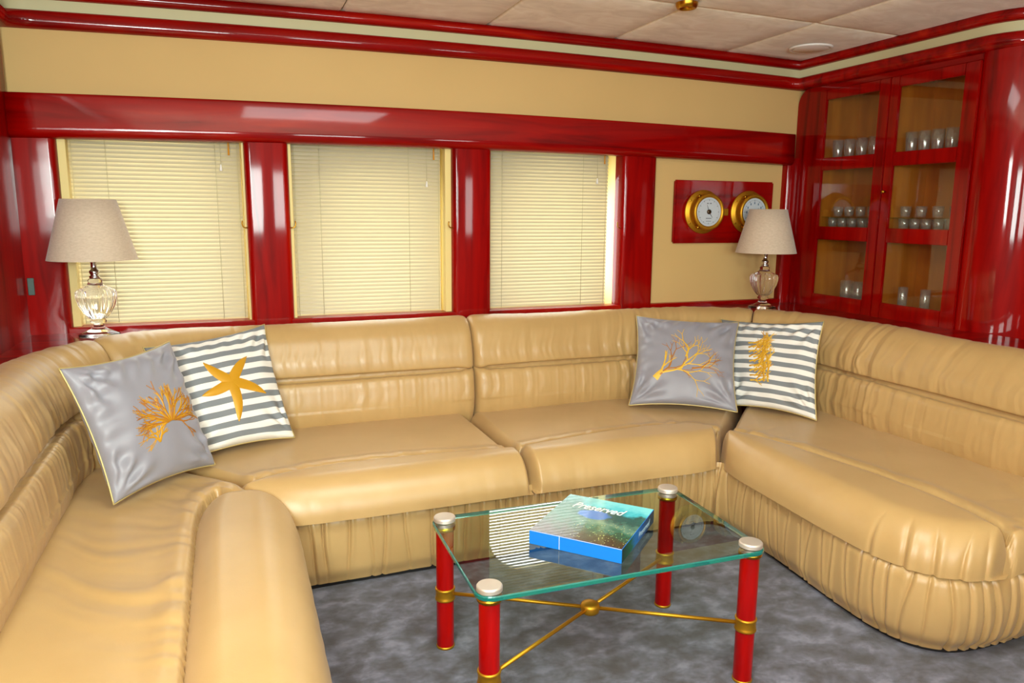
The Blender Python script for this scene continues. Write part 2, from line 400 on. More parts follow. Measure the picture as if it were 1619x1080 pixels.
# sill strip and the mahogany shelf behind the sofa
struct(box('trim_10', (XL, YB-.045, .905), (XR, YB+.06, .938), MH_X, bev=.006))
BARC_L = (-.05, 3.20, .55); BARC_R = (2.45, 3.15, .60)
def bpath(off, y0=.2, y1=1.70):
    p = [(-.60-off, y0), (-.60-off, 3.20)] + arc(-.05, 3.20, .55+off, 180, 90, 14)[1:]
    p += [(2.45, 3.75+off)] + arc(2.45, 3.15, .60+off, 90, 0, 14)[1:] + [(3.05+off, y1)]
    return p
# shelf polygon: sofa-back curve to walls
sh_in = bpath(.235, .2, 1.7)
V = []; fs = []
for z in (.912, .875):
    for (x, y) in poly(sh_in, 80): V.append((x, y, z))
    for (x, y) in poly([(XL-.02, .2), (XL-.02, YB), (XR+.02, YB), (XR+.02, 1.7)], 80): V.append((x, y, z))
for i in range(79): fs += [(i, i+1, 81+i, 80+i), (160+80+i, 160+81+i, 160+i+1, 160+i), (i+1, i, 160+i, 161+i)]
struct(link('trim_11', mesh('shelf', V, fs), MH_X, smooth=False))

# left side panel, upper far corner rounded
def side_panel(name, x0, x1, ynear, yfar, ztop, m, parent=None, rr=.13):
    out = [(ynear, .0), (yfar, .0), (yfar, ztop-rr)] + arc(yfar-rr, ztop-rr, rr, 0, 90, 8)[1:] + [(ynear, ztop)]
    return prism(name, out, 0, x0, x1, m, parent)
struct(side_panel('trim_12', XL-.05, XL, -1.9, YB-.051, 2.30, MH_Z))

# ------------------------------------------------------------------ display cabinet on the right
cab = empty('display_cabinet', (XR, 3.32, 0))
def cl(p): return (p[0]-XR, p[1]-3.32, p[2])
def cbox(nm, lo, hi, m_, par=None, bev=.003): return box(nm, cl(lo), cl(hi), m_, par or cab, bev)
CB = .875
# carcass
m, nt, b = mat('amber_wood'); AMB = m
c = ramp(nt, noise(nt, 3, 4, .5, (4, 4, .5)), [(.3, lin((150, 78, 16))), (.7, lin((182, 108, 30)))])
nt.links.new(c, b.inputs['Base Color']); b.inputs['Roughness'].default_value = .35
cbox('base_panel', (XR, 2.74, .0), (XR+.03, YB, CB), MH_Z)
cbox('top_rail', (XR-.0005, 2.74, 2.262), (XR+.03, 3.975, 2.34), MH_Y)
out = [(3.862, CB), (YB-.005, CB), (YB-.005, 2.30-.11)]+arc(YB-.115, 2.19, .11, 0, 90, 8)[1:]+[(3.862, 2.30)]
prism('side_stile', [(y-3.32, z) for y, z in out], 0, 0, .03, MH_Z, cab)
cbox('back_panel', (XR+.30, 2.72, CB), (XR+.32, 3.90, 2.30), AMB, bev=0)
cbox('side_panel', (XR+.03, 3.86, CB), (XR+.30, 3.885, 2.30), AMB, bev=0)
cbox('side_panel', (XR+.03, 2.755, CB), (XR+.30, 2.78, 2.30), AMB, bev=0)
cbox('partition', (XR+.04, 3.31, CB), (XR+.30, 3.33, 2.30), AMB, bev=0)
cbox('bottom_board', (XR+.03, 2.78, CB), (XR+.30, 3.86, .955), AMB, bev=0)
cbox('top_board', (XR+.03, 2.78, 2.26), (XR+.30, 3.86, 2.30), AMB, bev=0)
for z in (1.385, 1.81): cbox('shelf', (XR+.04, 2.78, z), (XR+.30, 3.86, z+.02), AMB, bev=0)
def door(y0, y1, p0, p1, rows, knob):
    D = empty('door', cl((XR, y0, 0))); D.parent = cab
    def dl(p): return (p[0]-XR, p[1]-y0, p[2])
    zb, zt = .882, 2.258; t0, t1 = XR-.022, XR-.001
    zs = [zb]+[z for r_ in rows for z in r_]+[zt]
    bx = [(dl((t0, y0, zb)), dl((t1, p0, zt))), (dl((t0, p1, zb)), dl((t1, y1, zt)))]
    for i in range(0, len(zs), 2): bx.append((dl((t0+.001, p0-.002, zs[i])), dl((t1, p1+.002, zs[i+1]))))
    join_boxes('door_frame', bx, MH_Z, D, bev=.004)
    for a, c_ in rows:
        box('pane', dl((XR-.012, p0-.004, a-.004)), dl((XR-.008, p1+.004, c_+.004)), PANE, D, bev=0)
    if knob:
        k_ = lathe('knob', [(0, 0), (.004, 0), (.004, .01), (.009, .014), (.010, .02), (.006, .026), (0, .027)], BRASS, D, 14)
        k_.rotation_euler = (0, -math.pi/2, 0); k_.location = dl((t0, y1-.028, 1.63))
    return D
rows = [(.998, 1.344), (1.425, 1.772), (1.848, 2.200)]
door(3.326, 3.862, 3.400, 3.805, rows, False)
door(2.783, 3.322, 2.868, 3.262, rows, True)
tag(cab, 'tall red mahogany cabinet with two glazed three-pane doors holding rows of glassware', 'cabinet')
# rounded column and the forward bulkhead beside the cabinet
pr = [(XR+.03, 2.783), (XR-.012, 2.783), (XR-.012, 2.775)] + arc(XR+.27, 2.775, .282, 180, 270, 16) + [(4.7, 2.493), (4.7, 2.53)]
P = np.array([[[x, y, z] for z in (0, 2.34)] for x, y in pr]); struct(grid('trim_13', P, MH_Z))
low = empty('low_cupboard', (4.2, 2.45, 0))
prism('front_panel', [(3.84-4.2, .04), (4.68-4.2, .04), (4.68-4.2, -.05), (3.86-4.2, -.05)], 2, 0, 1.235, MH_Z, low)
box('top_ledge', (3.80-4.2, -.075, 1.235), (4.68-4.2, .04, 1.262), MH_X, low, bev=.008)
tag(low, 'low mahogany cupboard front with overhanging ledge right of the rounded column', 'cupboard')

# ------------------------------------------------------------------ venetian blinds
SL_W, PITCH = .0290, .0205
def slat_mesh(L):
    n = 5; V = []; fs = []; tilt = math.radians(50)
    for x in (0, L):
        for k in range(n):
            t = (k/(n-1)-.5)*SL_W; h_ = .0036*(1-(2*k/(n-1)-1)**2)
            V.append((x, t*math.cos(tilt)-h_*math.sin(tilt), t*math.sin(tilt)+h_*math.cos(tilt)))
    for k in range(n-1): fs.append((k, n+k, n+k+1, k+1))
    return mesh('slat', V, fs)
def blind(x0, x1, label, cords, wand, tas):
    y = YB+.075; zt = 1.885; zb = .935; R_ = empty('venetian_blind', ((x0+x1)/2, y, zb)); ox = (x0+x1)/2
    me = slat_mesh(x1-x0); first = None; n_ = int((zt-zb-.03)/PITCH)
    for i in range(n_):
        if first is None: first = link('slat', me, SLAT, R_, smooth=True); s = first
        else: s = first.copy(); COL.objects.link(s); s.parent = R_
        s.location = (x0-ox, 0, .018+i*PITCH)
    box('head_rail', (x0-ox, -.014, zt-zb-.025), (x1-ox, .014, zt-zb+.005), CREAM, R_, .002)
    box('bottom_rail', (x0-ox, -.012, .0), (x1-ox, .012, .010), CREAM, R_, .002)
    for cx in cords:
        tube('ladder_cord', [(cx-ox, -.0150, zt-zb-.02), (cx-ox, -.0150, .005)], .0011, CORD, R_, 5)
    wx, wl = wand
    tube('tilt_wand', [(wx-ox, -.028, 1.86-zb), (wx-ox, -.030, 1.86-zb-wl)], [.0035, .0045], AMBER, R_, 8)
    tx, tz = tas
    tube('pull_cord', [(tx-ox, -.022, 1.86-zb), (tx-ox, -.024, tz-zb)], .0009, CORD, R_, 5)
    tube('tassel', [(tx-ox, -.024, tz-zb+.004), (tx-ox, -.024, tz-zb-.006), (tx-ox, -.024, tz-zb-.028)], [.003, .005, .008], WHITE, R_, 8)
    tag(R_, label, 'blind'); return R_
blind(-.672, .098, 'cream venetian blind in the leftmost window behind the big lamp', [-.655, -.51, -.02, .085], (.045, .09), (.005, 1.72))
blind(.346, 1.152, 'cream venetian blind in the middle window between two red posts', [.362, .49, .97, 1.14], (1.11, .08), (1.07, 1.66))
blind(1.424, 2.212, 'cream venetian blind glowing yellow in the window left of the brass gauges', [1.52, 2.04, 2.195], (2.175, .07), (2.13, 1.70))

# ------------------------------------------------------------------ sofa
sofa = empty('sectional_sofa', (1.2, 3.2, 0))
tag(sofa, 'large U-shaped tan leather sectional sofa with gathered skirt around the glass table', 'sofa')
OFF = np.array([1.2, 3.2, 0])
ROLL_A = dict(
    left=[(-.14, .3), (-.14, 1.5), (-.14, 2.4), (-.135, 2.70), (-.11, 2.86), (-.075, 2.935)],
    mid=[(-.02, 2.95), (.10, 3.03), (.35, 3.09), (.8, 3.09), (1.186, 3.05)],
    corner=[(1.194, 3.05), (1.5, 3.10), (1.9, 3.14), (2.15, 3.10), (2.25, 3.00)],
    right=[(2.265, 2.98), (2.33, 2.90), (2.40, 2.72), (2.45, 2.45), (2.50, 2.10), (2.50, 1.88), (2.47, 1.72), (2.43, 1.60)])
def slab(name, A, B, zt, zb, re, disp=None, nv=200, reu=None, crown=.008, rin=None, lat=None, groove=None, gk=1, inn=0):
    """upholstered pad between two plan curves; zt may vary"""
    nu = len(A); reu = reu or re
    if inn: dd_ = B-A; A = A-dd_/np.linalg.norm(dd_, axis=1)[:, None]*inn
    vv = .5-.5*np.cos(np.linspace(0, np.pi, nv)); vv = .6*vv+.4*np.linspace(0, 1, nv)
    W = np.linalg.norm(B-A, axis=1); mid = (A+B)/2; s = np.r_[0, np.cumsum(np.linalg.norm(np.diff(mid, axis=0), axis=1))]
    # denser in u near the ends
    P = np.zeros((nu, nv, 3)); vd = vv[None, :]*W[:, None]; vdi = (1-vv)[None, :]*W[:, None]
    a = np.clip(np.minimum(vd/(rin or re), vdi/re), 0, 1); ud = np.minimum(s, s[-1]-s)[:, None]/reu
    bb = np.clip(ud, 0, 1)+0*a
    t = np.clip(1-np.sqrt((1-a)**2+(1-bb)**2), 0, 1)
    h_ = np.sqrt(np.clip(1-(1-t)**2, 0, 1))
    z = zb+(zt-zb)*h_ + crown*np.sin(np.pi*vv)[None, :]*h_
    P[:, :, :2] = A[:, None, :]*(1-vv)[None, :, None]+B[:, None, :]*vv[None, :, None]
    if disp is not None: z = z+disp(s[:, None]+0*vd, vd, vdi, W[:, None])*np.clip(h_*1.5, 0, 1)
    if groove:
        g = spl(ROLL_A[groove], 160); D = np.full(P.shape[:2], 9.)
        for q in g: D = np.minimum(D, np.hypot(P[:, :, 0]-q[0], P[:, :, 1]-q[1]))
        ss_ = s[:, None]+0*vd
        j0 = D.argmin(axis=1)[:, None]; under = (np.arange(nv)[None, :] > j0)*(D.min(axis=1)[:, None] < .012)   # the strip hidden below the front roll
        z = z-.050*np.exp(-(D/.0085)**2)+.013*np.exp(-((D-.045)/.040)**2)*(1-under)-.035*under*ss(D, 0, .012)
        z = z+(1-under)*.0075*folds(ss_+.25*D, 30, gk)*np.exp(-D/.07)*ss(D, .006, .03)*(.35+.65*ss(n1(ss_*2.2, gk+1), -.3, .6))
    P[:, :, 2] = z
    if lat is not None:
        dr = B-A; dr = dr/np.linalg.norm(dr, axis=1)[:, None]
        P[:, :, :2] += dr[:, None, :]*lat(s[:, None]+0*vd, vdi)[:, :, None]
    return grid(name, P-OFF, LEATHER, sofa, flip=True)
def ends(pts_n, n, p=1.0):
    """resample to be denser at both ends"""
    q = .5-.5*np.cos(np.linspace(0, np.pi, n)); q = .5*q+.5*np.linspace(0, 1, n)
    t = np.linspace(0, 1, len(pts_n)); return np.stack([np.interp(q, t, pts_n[:, k]) for k in range(2)], 1)

# --- seat pads
def d_left(s, d, di, W):
    x = s+.10*np.sin(d*5)+.04*n1(d*6, 1)
    e = bumpw(s, 1.95, .30)*(.35+.65*ss(W-di, .1, .45))*ss(di, .15, .35)
    x2 = x+.05*n1(d*3+s*2, 2)
    r_ = e*(.018*folds(x2, 11, 2, 1.1)+.009*folds(x2, 23, 4, 1.2))
    r_ += .006*folds(x, 22, 3)*np.exp(-np.maximum(di-.31, 0)/.16)*ss(s, 1.2, 1.7)
    r_ += .012*folds(s+.3*d, 26, 4)*bumpw(s, 2.85, .32)*np.exp(-np.maximum(di-.30, 0)/.13)
    r_ += .004*folds(s-.25*d, 14, 5)*ss(s, 2.2, 3.0)
    return r_+.004*n1(s*3+d*2, 0)
A = ends(poly([(-.66, .3), (-.66, 3.2)]+arc(-.05, 3.2, .61, 180, 135, 8)[1:], 400), 300)
B = ends(poly([(.15, .3), (.15, 2.78), (.16, 2.84)], 400), 300)
slab('seat_cushion', A, B, .424, .28, .05, d_left, groove='left', gk=2)
def d_cl(s, d, di, W):
    r_ = .010*folds(s+.15*d, 20, 1)*np.exp(-np.maximum(di-.24, 0)/.10)*(.4+.6*bumpw(s, .9, .3)+.8*(s < .4))
    r_ += .008*folds(s+.5*d, 16, 2)*np.exp(-d/.25)*bumpw(s, .35, .4)
    return r_+.004*n1(s*3+d*2, 3)
A = ends(poly(arc(-.05, 3.2, .61, 134, 90, 8)+[(1.183, 3.81)], 400), 260)
B = ends(poly([(.165, 2.845), (.2, 2.86), (1.183, 2.86)], 400), 260)
slab('seat_cushion', A, B, .424, .28, .05, d_cl, groove='mid', gk=3)
def d_cr(s, d, di, W):
    r_ = .012*folds(s*1.0-.45*d, 22, 4)*np.exp(-np.maximum(di-.24, 0)/.17)*ss(s, .35, .8)
    r_ += .003*folds(s+.2*d, 14, 2)
    return r_+.003*n1(s*3+d*2, 5)
A = ends(poly([(1.193, 3.81), (2.45, 3.81)]+arc(2.45, 3.15, .66, 90, 46, 8)[1:], 400), 260)
B = ends(poly([(1.193, 2.86), (2.14, 2.86), (2.165, 2.855)], 400), 260)
slab('seat_cushion', A, B, .424, .28, .05, d_cr, groove='corner', gk=4)
def d_r(s, d, di, W):
    r_ = .011*folds(s+.6*d, 22, 1)*np.exp(-np.maximum(di-.30, 0)/.12)*(.35+1.0*bumpw(s, 1.75, .35)+.7*bumpw(s, .3, .3))
    r_ += .006*folds(s-.3*d, 9, 5)
    return r_+.004*n1(s*2.2+d*2, 2)
A = ends(poly(arc(2.45, 3.15, .66, 44, 0, 8)+[(3.11, 3.0), (3.11, 1.60)], 400), 300)
B = ends(spl([(2.175, 2.84), (2.15, 2.5), (2.12, 2.1), (2.12, 1.88), (2.16, 1.72), (2.27, 1.63), (2.42, 1.59), (2.70, 1.575), (3.05, 1.575)], 400), 300)
slab('seat_cushion', A, B, .428, .29, .05, d_r, groove='right', gk=1)
# --- front rolls
def lat0(s, di):
    L = s.max(); return .004*folds(s, 24, 3)*np.exp(-di/.05)*(.3+np.exp(-s/.12)+np.exp(-(L-s)/.12))
def lat_r(s, di):
    L = s.max(); q = np.exp(-(di/.075)**2)
    t = sum(-a_*np.exp(-np.abs(s+sl*di-(L-c_))/.007)+.5*a_*bumpw(s, L-c_+.018, .012) for c_, a_, sl in ((.055, .010, .1), (.115, .013, -.15), (.185, .014, .2), (.275, .014, .1), (.40, .009, -.3)))
    return t*q+.006*ss(s, L-.6, L-.1)
def d_roll(k, e0=.2):
    def fn(s, d, di, W):
        L = s.max()
        return .0035*n1(s*2.5+d, k)+.005*folds(s, 26, k)*(np.exp(-s/.06)+np.exp(-(L-s)/.06))*np.exp(-di/.12)
    return fn
A = ends(spl([(-.14, .3), (-.14, 1.5), (-.14, 2.4), (-.135, 2.70), (-.11, 2.86), (-.075, 2.935)], 400), 240)
B = ends(spl([(.20, .3), (.20, 1.5), (.205, 2.4), (.205, 2.70), (.19, 2.86), (.155, 2.935)], 400), 240)
slab('front_roll', A, B, .466, .27, .17, d_roll(1), nv=70, crown=.0, rin=.13, reu=.11, lat=lat0, inn=.038)
A = ends(spl([(-.02, 2.95), (.10, 3.03), (.35, 3.09), (.8, 3.09), (1.186, 3.05)], 400), 220)
B = ends(spl([(.06, 2.86), (.20, 2.815), (.4, 2.805), (.8, 2.805), (1.186, 2.81)], 400), 220)
slab('front_roll', A, B, .468, .305, .14, d_roll(2), nv=70, reu=.035, crown=.0, rin=.12, lat=lat0, inn=.036)
A = ends(spl([(1.194, 3.05), (1.5, 3.10), (1.9, 3.14), (2.15, 3.10), (2.25, 3.00)], 400), 220)
B = ends(spl([(1.194, 2.81), (1.5, 2.805), (1.8, 2.80), (2.05, 2.80), (2.15, 2.825)], 400), 220)
slab('front_roll', A, B, .468, .305, .14, d_roll(3), nv=70, reu=.035, crown=.0, rin=.12, lat=lat0, inn=.036)
def d_rr(s, d, di, W):
    return .004*n1(s*2.2+d, 4)
A = ends(spl([(2.265, 2.98), (2.33, 2.90), (2.40, 2.72), (2.45, 2.45), (2.50, 2.10), (2.50, 1.88), (2.47, 1.72), (2.43, 1.60)], 400), 280)
B = ends(spl([(2.165, 2.83), (2.135, 2.70), (2.115, 2.45), (2.095, 2.05), (2.105, 1.84), (2.16, 1.69), (2.26, 1.605), (2.38, 1.575)], 400), 280)
slab('front_roll', A, B, .472, .305, .15, d_rr, nv=70, reu=.05, crown=.0, rin=.16, lat=lat_r, inn=.044)

# --- backs
SEC = spl([(.02, .36), (-.012, .43), (-.022, .50), (-.014, .58), (-.004, .628), (.014, .652), (.036, .662), (.016, .672), (.014, .70), (.020, .75), (.040, .80), (.068, .86), (.112, .908), (.165, .930), (.21, .922), (.245, .89), (.258, .84), (.262, .60)], 150)
def path_sn(pts, n):
    p = poly(pts, n*4); s = np.r_[0, np.cumsum(np.linalg.norm(np.diff(p, axis=0), axis=1))]
    q = np.linspace(0, s[-1], n); p = np.stack([np.interp(q, s, p[:, k]) for k in range(2)], 1)
    t = np.gradient(p, axis=0)
    # smooth tangents
    for k in range(2): t[:, k] = np.convolve(np.pad(t[:, k], 6, mode='edge'), np.ones(13)/13, 'valid')
    t /= np.linalg.norm(t, axis=1)[:, None]
    return p, np.stack([-t[:, 1], t[:, 0]], 1), q       # normal points outwards (left of travel)
BP, BN, BS = path_sn(bpath(0, .2, 1.70), 2300)
iL = np.argmin(np.abs(BP[:, 0]-(-.05-.55*.707))+np.abs(BP[:, 1]-(3.2+.55*.707)))
iC = np.argmin(np.abs(BP[:, 0]-1.235)+(BP[:, 1] < 3.7)*9)
iR = np.argmin(np.abs(BP[:, 0]-(2.45+.6*.707))+np.abs(BP[:, 1]-(3.15+.6*.707)))
sL, sC, sR = BS[iL], BS[iC], BS[iR]
# inner arcs of both corners for fold envelopes
def env_up(s):
    return .42+1.2*bumpw(s, sL-.15, .6)+1.8*bumpw(s, sR-.45, .45)+.95*bumpw(s, sR+.55, .6)
def env_lo(s):
    return .34+1.3*bumpw(s, sL-.1, .55)+1.7*bumpw(s, sR-.30, .55)+.6*bumpw(s, sR+.5, .5)
def back(i0, i1, c0, c1):
    p, nn, s = BP[i0:i1], BN[i0:i1], BS[i0:i1]; L0, L1 = s[0]+.002, s[-1]-.002
    sec = SEC; ns = len(sec); tz = np.gradient(sec, axis=0); tz /= np.linalg.norm(tz, axis=1)[:, None]
    so, sz = tz[:, 1]*-1, tz[:, 0]                      # outward section normal (towards the room / up)
    e = np.minimum(s-L0, L1-s); tt = np.clip(e/.045, 0, 1); sh = np.sqrt(np.clip(1-(1-tt)**2, 0, 1))
    z = sec[None, :, 1]+0*s[:, None]; S2 = s[:, None]
    j = np.arange(ns)[None, :]
    zc = .664
    crease = -.014*np.exp(-((z-zc)/.0060)**2)*(j < 100)-.006*np.exp(-((z-zc)/.016)**2)*(j < 100)
    ce = np.ones_like(s)
    if c0: ce = ce*ss(s-L0, .03, .09)
    if c1: ce = ce*ss(L1-s, .03, .10)
    crease = crease*ce[:, None]
    up = (z > zc)*(j < 104); lo = (z <= zc)*(j < 104)
    sk = S2+.18*(z-.8)*np.sign(S2-sC)*-1*ss(z, .66, .9)
    fu = (folds(sk, 27, 1)*.0065+folds(sk+.02*n1(z*12, 2), 55, 3)*.003)*env_up(S2)*np.exp(-np.abs(z-.73)/.16)
    fl = (folds(S2+.02*n1(z*14, 4), 30, 2)*.0055+folds(S2, 62, 5)*.003)*env_lo(S2)*ss(.68-z, 0, .03)
    d = crease+fu*up*ss(z-zc, 0, .02)+fl*lo+.006*n1(S2*2.5, 0)*(z > .5)
    d = d*np.clip(sh[:, None]*1.2, 0, 1)
    co, cz = .16, .68
    o_ = co+(sec[None, :, 0]-co)*(1-.22*(1-sh[:, None]))+d*so[None, :]
    zz = cz+(z-cz)*(1-.07*(1-sh[:, None]))+d*sz[None, :]
    # keep the lower edge level
    P = np.zeros((len(s), ns, 3)); P[:, :, 0] = p[:, 0, None]+nn[:, 0, None]*o_; P[:, :, 1] = p[:, 1, None]+nn[:, 1, None]*o_; P[:, :, 2] = zz
    return grid('backrest', P-OFF, LEATHER, sofa, caps=True, flip=True)
back(0, iL+1, False, False); back(iL+1, iC, False, True); back(iC+1, iR, True, False); back(iR+1, len(BS), False, False)

# --- gathered skirt
def skirt():
    pts = spl([(.185, .2), (.185, 1.2), (.185, 2.0), (.185, 2.70)], 120).tolist() + [(.19, 2.80), (.21, 2.838), (.24, 2.848)]
    pts += [(x, 2.848) for x in np.linspace(.3, 2.08, 60)] + [(2.12, 2.845), (2.15, 2.82)]
    pts += spl([(2.165, 2.76), (2.155, 2.5), (2.12, 2.1), (2.115, 1.88), (2.15, 1.735), (2.25, 1.64), (2.40, 1.61), (2.70, 1.615), (3.2, 1.63)], 200).tolist()
    p, nn, s = path_sn(pts, 2600); nz = 22; zz = np.linspace(.325, .022, nz); P = np.zeros((len(s), nz, 3))
    rs = np.random.RandomState(5)
    sA = s[np.argmin(np.hypot(p[:, 0]-.22, p[:, 1]-2.84))]; sB = s[np.argmin(np.hypot(p[:, 0]-2.14, p[:, 1]-2.83))]
    creases = []; q = .3
    while q < s[-1]:
        if sA < q < sA+.75: st = rs.uniform(.055, .11)
        elif sA+.75 <= q < sB: st = rs.uniform(.026, .055)
        elif q > sB+1.0: st = rs.uniform(.03, .085)
        else: st = rs.uniform(.045, .085)
        creases.append((q, rs.uniform(-.06, .06), rs.uniform(.6, 1.2), rs.uniform(.2, 1))); q += st
    d = np.zeros((len(s), nz)); tz = (.325-zz)/.30
    for q, sl, am, ln in creases:
        c_ = q+sl*tz*.6+.004*np.sin(tz*5+q*40); x = s[:, None]-c_[None, :]
        a_ = .021*am*(.75+.25*np.cos(tz*3+q*9))*(1-ss(tz, .25+ln, .75+ln)*.85)
        d += -a_[None, :]*np.exp(-np.abs(x)/.0050)+.3*a_[None, :]*np.exp(-((x-.012)/.01)**2)
    d += .003*n1(s*60, 3)[:, None]*np.exp(-tz/.12)[None, :]+.004*n1(s*9, 1)[:, None]
    prof = .010*np.sin(np.pi*np.clip(tz, 0, 1))**.8-.018*ss(tz, .80, 1.02)
    bulge = .030*ss(s, sB+.75, sB+1.3)
    o_ = d+prof[None, :]*(1+0*s[:, None])+bulge[:, None]*np.sin(np.pi*np.clip(tz+.05, 0, 1))[None, :]**.7
    o_ = o_*(.35+.65*ss(tz, 0, .12))[None, :]-.022*(1-ss(tz, 0, .14))[None, :]
    P[:, :, 0] = p[:, 0, None]-nn[:, 0, None]*o_; P[:, :, 1] = p[:, 1, None]-nn[:, 1, None]*o_; P[:, :, 2] = zz[None, :]
    grid('gathered_skirt', P-OFF, LEATHER, sofa, flip=True)
    # plinth painted near black as the shadow gap under the skirt
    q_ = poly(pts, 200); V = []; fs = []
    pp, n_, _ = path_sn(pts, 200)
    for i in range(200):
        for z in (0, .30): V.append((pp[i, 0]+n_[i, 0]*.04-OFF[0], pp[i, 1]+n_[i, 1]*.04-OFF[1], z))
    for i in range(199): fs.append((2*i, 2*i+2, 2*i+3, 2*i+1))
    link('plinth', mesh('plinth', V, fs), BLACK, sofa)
skirt()

# ------------------------------------------------------------------ throw pillows
def pillow(name, C4, T, m_, label, seed, cord, pull=.09, bits=None, ears=(0, 0, 0, 0)):
    TL, TR, BR, BL = [np.array(c_, float) for c_ in C4]; ctr = (TL+TR+BR+BL)/4
    base = np.array([ctr[0], ctr[1], min(BR[2], BL[2])-.01])
    nrm = np.cross(TR-TL, TL-BL); nrm /= np.linalg.norm(nrm)
    if nrm[1] > 0: nrm = -nrm                             # towards the camera side
    R_ = empty(name, base); n = 61; rs = np.random.RandomState(seed); ph = rs.rand(8)*6.28
    def pos(a, b_, side=1, lift=0):
        a = np.asarray(a, float); b_ = np.asarray(b_, float)
        sa = 1-pull*(1-b_**2)*np.abs(a)**2; sb = 1-pull*(1-a**2)*np.abs(b_)**2
        aa, bb = a*sa, b_*sb; U, V = (aa+1)/2, (bb+1)/2
        q = (TL[None]*((1-U)*V)[:, None]+TR[None]*(U*V)[:, None]+BR[None]*(U*(1-V))[:, None]+BL[None]*((1-U)*(1-V))[:, None])
        ea = np.clip((1-a**2)*(1-b_**2), 0, 1); h_ = T*ea**.42
        edge = np.maximum(np.abs(a), np.abs(b_))
        wr = .0035*np.sin(9*a+4*b_+ph[0])*np.sin(5*b_-3*a+ph[1])
        wr += .006*np.sin(a*24+ph[2]+3*np.sin(4*b_))*ss(b_, .45, .8)*(1-ss(np.abs(b_), .9, 1.))
        wr += .0055*np.sin(b_*22+ph[3]+2*np.sin(3*a))*ss(-a, .4, .8)
        wr += .0055*np.sin(b_*19+ph[4]+2*np.sin(3*a))*ss(a, .45, .85)
        for ca, cb, k in ((-1, 1, 5), (1, 1, 6), (-1, -1, 7), (1, -1, 2)):
            dd = np.hypot(a-ca, b_-cb); an = np.arctan2(b_-cb, a-ca); wr = wr+.010*np.sin(an*13+ph[k])*np.exp(-((dd-.45)/.28)**2)
        h_ = h_+wr*np.clip(ea*6, 0, 1)
        return q+nrm[None]*((h_+lift)*side)[:, None]-base
    g = np.linspace(-1, 1, n); g = np.sign(g)*np.abs(g)**.8; Ag, Bg = np.meshgrid(g, g, indexing='ij')
    f1 = pos(Ag.ravel(), Bg.ravel(), 1); f2 = pos(Ag.ravel(), Bg.ravel(), -.75)
    V = np.vstack([f1, f2]); fs = []
    for i in range(n-1):
        for j in range(n-1):
            q = (i*n+j, (i+1)*n+j, (i+1)*n+j+1, i*n+j+1); fs.append(q); fs.append(tuple(x+n*n for x in q[::-1]))
    me = mesh('pillow_cover', V, fs); uvl = me.uv_layers.new(name='UVMap')
    UV = np.stack([(Ag.ravel()+1)/2, (Bg.ravel()+1)/2], 1); UV = np.vstack([UV, UV])
    for lp in me.loops: uvl.data[lp.index].uv = UV[lp.vertex_index]
    bm = bmesh.new(); bm.from_mesh(me); bmesh.ops.remove_doubles(bm, verts=bm.verts, dist=1e-4); bmesh.ops.recalc_face_normals(bm, faces=bm.faces); bm.to_mesh(me); bm.free()
    link('cover', me, m_, R_)
    t = np.linspace(-1, 1, 40)[:-1]; per = [(-x_, 1) for x_ in -t]  # top edge left to right
    ring = [(x_, 1) for x_ in t]+[(1, -x_) for x_ in t]+[(-x_, -1) for x_ in t]+[(-1, x_) for x_ in t]
    ring = np.array(ring); q = pos(ring[:, 0], ring[:, 1], 0)
    tube('piping', [tuple(x_) for x_ in q], .0034, cord, R_, 6, closed=True)
    tag(R_, label, 'pillow')
    return R_, pos
def ribbons(name, strokes, pos, m_, parent, lift=.0022):
    """strokes: list of (points in pillow coordinates, widths) laid on the cover as raised embroidery"""
    V = []; fs = []
    for pts, ws in strokes:
        p = np.array(pts, float); t = np.gradient(p, axis=0); t /= np.linalg.norm(t, axis=1)[:, None]+1e-9
        nr = np.stack([-t[:, 1], t[:, 0]], 1); ws = np.array(ws)[:, None]/2
        L_, R2, C_ = p+nr*ws, p-nr*ws, p
        k = len(V)
        a = pos(L_[:, 0], L_[:, 1], 1, .0006); c_ = pos(C_[:, 0], C_[:, 1], 1, lift); b_ = pos(R2[:, 0], R2[:, 1], 1, .0006)
        for i in range(len(p)): V += [a[i], c_[i], b_[i]]
        for i in range(len(p)-1):
            j = k+3*i; fs += [(j, j+3, j+4, j+1), (j+1, j+4, j+5, j+2)]
    return link(name, mesh(name, V, fs), m_, parent)

gl_, pos = pillow('throw_pillow', [(-.573, 3.0, .938), (-.237, 3.4, .952), (-.085, 3.224, .45), (-.422, 2.888, .45)], .085, SATIN,
       'plain grey satin throw pillow with a bushy golden fan coral, left end of the sofa', 3, GOLDCORD)
def grow(st, p, ang, L, w_, depth, rs, spread=.5, shrink=.72, kids=2):
    n = 5; q = [np.array(p)]; a = ang
    for i in range(n-1):
        a += rs.uniform(-.18, .18); q.append(q[-1]+np.array([math.cos(a), math.sin(a)])*L/(n-1))
    st.append((q, [w_*(1-.35*i/(n-1)) for i in range(n)]))
    if depth:
        for k in range(kids):
            grow(st, q[-1] if k else q[-2 if rs.rand() < .5 else -1], a+(k-(kids-1)/2)*spread*2*rs.uniform(.7, 1.2)/max(1, kids-1), L*shrink*rs.uniform(.8, 1.2), w_*.68, depth-1, rs, spread, shrink, kids)
rs = np.random.RandomState(4); st1 = []; st2 = []
for i in range(24):
    an = math.radians(190-8.6*i); grow(st1 if i % 2 else st2, (.17+.09*(i-11)/11, -.16), an, .185+.02*math.sin(i*1.3), .034, 3, rs, .22, .80)
for i in range(4): grow(st2, (-.14, -.40), math.radians(50+24*i), .12, .034, 2, rs, .4, .75)
